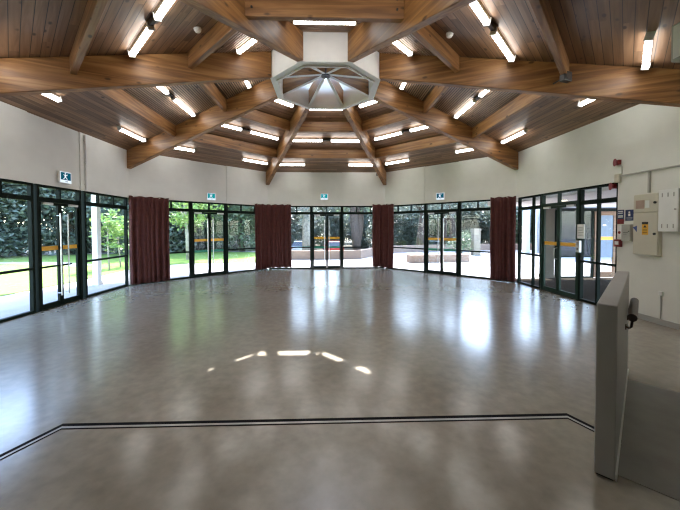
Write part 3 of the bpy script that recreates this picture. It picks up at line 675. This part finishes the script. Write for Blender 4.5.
# glazed entrance screen under the canopy
r = empty('entrance_screen', (8.2, 3.62, GZ)); tag(r, 'dark-framed glazed screen across the entrance porch', 'glazed screen')
m = MB()
for x in (0.0, 1.32, 2.20, 3.6): m.box(x-.03, x+.03, -.035, .035, 0, 2.45)
for z in (.03, .78, 2.42): m.box(.03, 1.29, -.03, .03, z-.03, z+.03); m.box(2.23, 3.57, -.03, .03, z-.03, z+.03)
m.box(1.35, 2.17, -.03, .03, 2.39, 2.45); m.build('screen_frame', 'frame', r)
m = MB(); m.box(.03, 1.29, -.004, .004, .06, 2.4); m.box(2.23, 3.57, -.004, .004, .06, 2.4); m.build('pane', 'glass', r)
r = empty('porch_door', (9.97, 3.60, GZ)); tag(r, 'timber-framed door with painted blue glass reflection and yellow band in the porch screen', 'door')
m = MB()
for b in ((-.40, -.28, 0.02, 2.38), (.28, .40, .02, 2.38), (-.28, .28, .02, .22), (-.28, .28, 2.24, 2.38)): m.box(b[0], b[1], -.03, .03, b[2], b[3])
m.build('door_frame', 'doorwood', r)
m = MB(); m.box(-.28, .28, -.012, .012, .75, 2.24); m.build('blue_face', 'blue_reflection', r)  # opaque blue sheet paints the reflection in the door glass
m = MB(); m.box(-.28, .28, -.006, .006, .22, .75); m.build('lower_pane', 'glass', r)
m = MB(); m.box(-.28, .28, -.016, -.012, 1.36, 1.48); m.build('yellow_band', 'yellow', r)
m = MB(); m.box(-.10, .02, -.018, -.012, 1.86, 1.92); m.build('notice', 'white', r)
# dark building wing beyond the porch
r = empty('building_wing', (15.5, 11.5, GZ)); tag(r, 'dark low building wing behind the entrance porch', 'building')
m = MB(); m.prism([(-1.9, 0), (10, 0), (10, 8), (3.4, 8)], 0, 3.0); m.build('wall', 'darkwall', r)
for i in range(4):
    m = MB(); m.box(-1.7+i*2.4, .5+i*2.4, -.05, -.002, .25, 2.6); w_ = m.build('window', 'frame', r); m = MB(); m.box(-1.62+i*2.4, .42+i*2.4, -.06, -.05, .33, 2.52); m.build('pane', 'darkglass', w_)
m = MB(); m.prism([(-2.3, -.8), (10.6, -.8), (10.6, 8.6), (3.4, 8.6)], 3.0, 3.25); m.build('flat_roof', 'roof', r)

# ------------------------------------------------------------------ trees
def foliage(rnd, cx, cz, rx, rz, ncl, nl, size, spread, ball=True):
    vs, fs = [], []
    for _ in range(ncl):
        while True:
            p = Vector((rnd.uniform(-1, 1), rnd.uniform(-1, 1), rnd.uniform(-1, 1)))
            if p.length < (1 if ball else 2) and math.hypot(p.x, p.y) < 1-.6*abs(p.z)**3: break
        c = Vector((cx+p.x*rx, p.y*rx, cz+p.z*rz))
        for _ in range(nl):
            q = c+Vector((rnd.gauss(0, spread), rnd.gauss(0, spread), rnd.gauss(0, spread*.7)))
            u = Vector((rnd.gauss(0, 1), rnd.gauss(0, 1), rnd.gauss(0, .6))).normalized(); w = u.cross(Vector((rnd.gauss(0, 1), rnd.gauss(0, 1), rnd.gauss(0, 1)))).normalized()
            s = size*rnd.uniform(.6, 1.3); i = len(vs)
            vs += [q-u*s, q+w*s*.45, q+u*s, q-w*s*.45]; fs.append((i, i+1, i+2, i+3))
    return vs, fs
def tree_proto(seed, h, cr, tr, base, ncl, nl, size, leaf, bark, spread=.38, ntr=1, lean=0, ball=True):
    rnd = random.Random(seed); r = empty('tree')
    m = MB()
    for j in range(ntr):
        ox = (rnd.uniform(-1, 1)*tr*3 if ntr > 1 else 0); ln = rnd.uniform(-1, 1)*(lean or .25)
        pts = [Vector((ox*.6, ox*.3, -.1)), Vector((ox+ln*.3, rnd.uniform(-.1, .1), h*.25)), Vector((ox+ln*.8, rnd.uniform(-.2, .2), h*.5)), Vector((ox+ln*1.3, 0, h*.82))]
        m.tube(pts, [tr*1.25, tr, tr*.75, tr*.25], 8)
        for b in range(5):
            s = pts[1].lerp(pts[3], rnd.uniform(.15, .8)); a = rnd.uniform(0, 2*PI); e = s+Vector((math.cos(a), math.sin(a), .7))*cr*rnd.uniform(.4, .8)
            m.tube([s, s.lerp(e, .5)+Vector((0, 0, .15)), e], [tr*.4, tr*.28, tr*.1], 6)
    m.build('trunk', bark, r, smooth=True)
    cz = (base+h)/2
    vs, fs = foliage(rnd, 0, cz, cr, (h-base)/2, ncl, nl, size, spread, ball)
    me = bpy.data.meshes.new('foliage'); me.from_pydata([tuple(v) for v in vs], [], fs); me.materials.append(M[leaf]); o = bpy.data.objects.new('foliage', me); COL.objects.link(o); o.parent = r
    return r
tall_dark = tree_proto(1, 10, 2.7, .22, .0, 210, 75, .165, 'leafd', 'bark', .40, ball=False)
tall_mid = tree_proto(2, 9, 2.6, .20, .0, 200, 75, .16, 'leafm', 'bark', .42, ball=False)
tall_grey = tree_proto(3, 9.5, 2.8, .24, .4, 190, 70, .155, 'leafg', 'palebark', .5, ball=False)
used = set()
def place(p, x, y, z, s, label, group, cat='tree'):
    o = p if p not in used else copy_tree(p); used.add(p)
    o.location = (x, y, z); o.rotation_euler = (0, 0, random.uniform(0, 6.28)); o.scale = (s, s, s*random.uniform(.92, 1.1)); tag(o, label, cat, group); return o
# woodland behind the lawn (left), behind the courtyard (right), car park edge
def slope(y): return GZ if y < 17.5 else (GZ-(y-17.5)/6.5*1.09 if y < 24 else -1.15)
W1 = [(-29, 2), (-26.5, 6), (-24, 9.5), (-27, 12), (-21, 12.5), (-23, 16), (-18, 15), (-16.5, 18.5), (-14.5, 15.8), (-13, 19), (-11, 16.8), (-8.6, 18.2), (-6.6, 17), (-29.5, -3), (-20, 20), (-9.5, 22), (-31, 8), (-12, 24)]
for i, (x, y) in enumerate(W1):
    if i % 5 == 2: place(tall_mid, x, y, slope(y), random.uniform(.75, 1.0), 'mid-green bushy tree in the woodland behind the lawn', 'mid-green woodland trees')
    else: place(tall_dark, x, y, slope(y), random.uniform(.85, 1.15), 'tall dark leafy tree in the woodland behind the lawn', 'dark woodland trees')
W2 = [(-4.5, 30), (-.5, 42), (-8, 34), (8.5, 34), (12, 28), (5, 40), (17, 30), (21, 26), (15, 38), (24, 33), (19, 22), (27, 24), (10, 44), (30, 30), (-5, 46), (3, 50), (28, 18), (33, 22), (24, 42)]
for i, (x, y) in enumerate([(-9, 31), (-5.6, 33), (-2.5, 34.5), (1, 33.5), (4.2, 32), (7, 31), (10, 31.5), (13.5, 32), (16, 33), (19.5, 31), (22.5, 30), (26, 30), (30, 27), (6, 24.5), (9, 25), (19, 25.5)]):
    place(tall_dark, x, y, slope(y), random.uniform(.48, .62), 'low dark bush filling the undergrowth beyond the courtyard wall', 'dark undergrowth bushes', 'bush')
for i, (x, y) in enumerate(W2+[(-12, 52), (0, 56), (7, 54), (14, 50), (21, 50), (30, 46), (36, 40), (37, 32)]):
    if i % 3 == 1: place(tall_mid, x, y, slope(y), random.uniform(.9, 1.2), 'mid-green tree in the woodland beyond the courtyard wall', 'mid-green courtyard trees')
    else: place(tall_grey, x, y, slope(y), random.uniform(.9, 1.25), 'grey-green tree in the woodland beyond the courtyard wall', 'grey-green courtyard trees')
fig = tree_proto(11, 9, 4.2, .30, 2.9, 90, 60, .17, 'leafm', 'bark', .5, ntr=8, lean=1.6); place(fig, 2.5, 18.6, slope(18.6), 1, 'massive many-trunked dark tree right of the far back doors', None)
pale = tree_proto(12, 9, 2.6, .32, 2.2, 45, 50, .13, 'leafg', 'palebark', .5, ntr=2, lean=.5); place(pale, -1.55, 19.5, slope(19.5), 1, 'pale-barked tree seen through the window left of the far back doors', None)
lt = tree_proto(13, 5.2, 1.9, .10, 1.9, 45, 55, .12, 'leafl', 'palebark', .32, lean=.5); place(lt, -7.97, 10.74, GZ, .95, 'small light-green lawn tree with slender pale trunk', None)
sap = tree_proto(14, 2.9, .42, .028, .7, 22, 18, .10, 'leafl', 'palebark', .14, lean=.1)
place(sap, -9.38, 6.4, GZ, 1.0, 'left one of two staked saplings on the lawn beside the white column', None); place(sap, -9.5, 7.3, GZ, .9, 'right one of two staked saplings on the lawn by the curtain', None)
for x, y in ((-9.1, 6.4), (-9.25, 7.2)):
    pass
dk = tree_proto(15, 7.5, 2.2, .26, 2.6, 45, 50, .13, 'leafg', 'bark', .5, ntr=2, lean=.8)
place(dk, 7.9, 18.2, slope(18.2), 1.0, 'dark-trunked tree behind the garden wall, left of the courtyard doors', None); place(dk, 10.6, 19.8, slope(19.8), 1.1, 'dark-trunked tree behind the courtyard doors', None); place(dk, 14.6, 18.6, slope(18.6), 1.0, 'dark-trunked tree right of the courtyard doors', None)
shr = tree_proto(16, 1.5, .9, .05, .1, 26, 40, .09, 'leafm', 'bark', .22)
for i, (x, y, lb) in enumerate(((9.1, 13.3, 'round green shrub beside the pale stone pillar'), (11.5, 17.9, 'green shrub behind the garden wall right of the courtyard doors'), (-13.2, 14.0, 'round shrub at the edge of the lawn woodland'))): place(shr, x, y, slope(y), 1.0, lb, None, 'shrub')

# ------------------------------------------------------------------ parked cars
def car(x, y, z, rz, paint, label):
    r = empty('car', (x, y, z), (0, 0, rz)); tag(r, label, 'car', 'parked cars')
    prof = [(-2.0, .35), (-2.05, .75), (-1.9, .95), (-1.45, 1.02), (-1.25, 1.0), (.9, .98), (1.6, .88), (2.0, .72), (2.05, .40), (1.9, .28), (-1.9, .28)]
    m = MB(); a = [Vector((px, -.84, pz)) for px, pz in prof]; b = [Vector((px, .84, pz)) for px, pz in prof]; m.hexa(a, b); o = m.build('body', paint, r); bv = o.modifiers.new('b', 'BEVEL'); bv.width = .06; bv.segments = 2
    m = MB(); m.hexa([Vector(p) for p in ((-1.75, -.76, .98), (.85, -.76, .97), (.85, .76, .97), (-1.75, .76, .98))], [Vector(p) for p in ((-1.35, -.60, 1.44), (.15, -.60, 1.44), (.15, .60, 1.44), (-1.35, .60, 1.44))]); m.build('cabin_glass', 'carglass', r)
    m = MB(); m.hexa([Vector(p) for p in ((-1.38, -.62, 1.43), (.18, -.62, 1.43), (.18, .62, 1.43), (-1.38, .62, 1.43))], [Vector(p) for p in ((-1.3, -.57, 1.49), (.1, -.57, 1.49), (.1, .57, 1.49), (-1.3, .57, 1.49))]); m.build('roof', paint, r)
    for sx in (-1.3, 1.25):
        for sy in (-1, 1):
            m = MB(); m.tube([(sx, sy*.86, .31), (sx, sy*.66, .31)], .31, 18); w_ = m.build('wheel', 'tyre', r); m = MB(); m.tube([(sx, sy*.872, .31), (sx, sy*.86, .31)], .19, 12); m.build('hubcap', 'alu', w_)
    for sy in (-1, 1):
        m = MB(); m.box(-2.07, -1.99, sy*.68-.12, sy*.68+.12, .72, .86); m.build('tail_light', 'lamp', r)
        m = MB(); m.box(1.93, 2.06, sy*.62-.15, sy*.62+.15, .60, .72); m.build('headlight', 'white', r)
car(.62, 26.3, -1.15, PI/2+.15, 'carred', 'red car parked beyond the far back doors')
car(-2.7, 27.2, -1.15, PI/2-.2, 'carwhite', 'white car parked left of the red car beyond the garden wall')
car(12.6, 26.2, -1.15, .5, 'carwhite', 'white car parked beyond the courtyard doors')

# ------------------------------------------------------------------ light
w = bpy.data.worlds.new('sky'); sc.world = w; w.use_nodes = True; n = w.node_tree; n.nodes.clear()
wo = n.nodes.new('ShaderNodeOutputWorld'); bg = n.nodes.new('ShaderNodeBackground'); sk = n.nodes.new('ShaderNodeTexSky')
sun_dir = Vector((.52, 3.87, 5.80)).normalized()       # from the floor patches up to the lantern glazing
sk.sky_type = 'NISHITA'; sk.sun_disc = False; sk.sun_elevation = math.asin(sun_dir.z); sk.sun_rotation = math.atan2(sun_dir.x, sun_dir.y); sk.air_density = 1.0; sk.dust_density = 1.0
bg.inputs[1].default_value = 2.6; L(n, sk.outputs[0], bg.inputs[0]); L(n, bg.outputs[0], wo.inputs[0])
sun = bpy.data.lights.new('sun', 'SUN'); sun.energy = 28.0; sun.angle = math.radians(.53); sun.color = (1, .975, .94)
so = bpy.data.objects.new('sun', sun); COL.objects.link(so); so.rotation_euler = (-sun_dir).to_track_quat('-Z', 'Y').to_euler(); so.location = (3, 15, 25)

# ------------------------------------------------------------------ camera
cx, cy, h, yaw, pit, rol, f_, sy_, sx_ = .0218, -7.0859, 1.761, -.0293, -.0232, -.0024, 306.45, -20.1236, -3.785
cam = bpy.data.cameras.new('camera'); co = bpy.data.objects.new('camera', cam); COL.objects.link(co); sc.camera = co
cam.sensor_fit = 'HORIZONTAL'; cam.sensor_width = 36; cam.lens = f_/680*36; cam.shift_x = -sx_/680; cam.shift_y = sy_/680; cam.clip_start = .05; cam.clip_end = 300
co.matrix_world = Matrix.Translation((cx, cy, h)) @ Matrix.Rotation(yaw, 4, 'Z') @ Matrix.Rotation(pit, 4, 'X') @ Matrix.Rotation(-rol, 4, 'Y') @ Matrix.Rotation(PI/2, 4, 'X')

# ------------------------------------------------------------------ render look
sc.view_settings.view_transform = 'Standard'; sc.view_settings.look = 'None'; sc.view_settings.gamma = 1; sc.view_settings.use_curve_mapping = False
sc.view_settings.exposure = .1
cy_ = sc.cycles
cy_.use_denoising = True; cy_.max_bounces = 10; cy_.diffuse_bounces = 5; cy_.glossy_bounces = 5; cy_.transparent_max_bounces = 24; cy_.sample_clamp_indirect = 5; cy_.use_adaptive_sampling = False; cy_.filter_width = 1.25; cy_.caustics_reflective = False; cy_.caustics_refractive = False
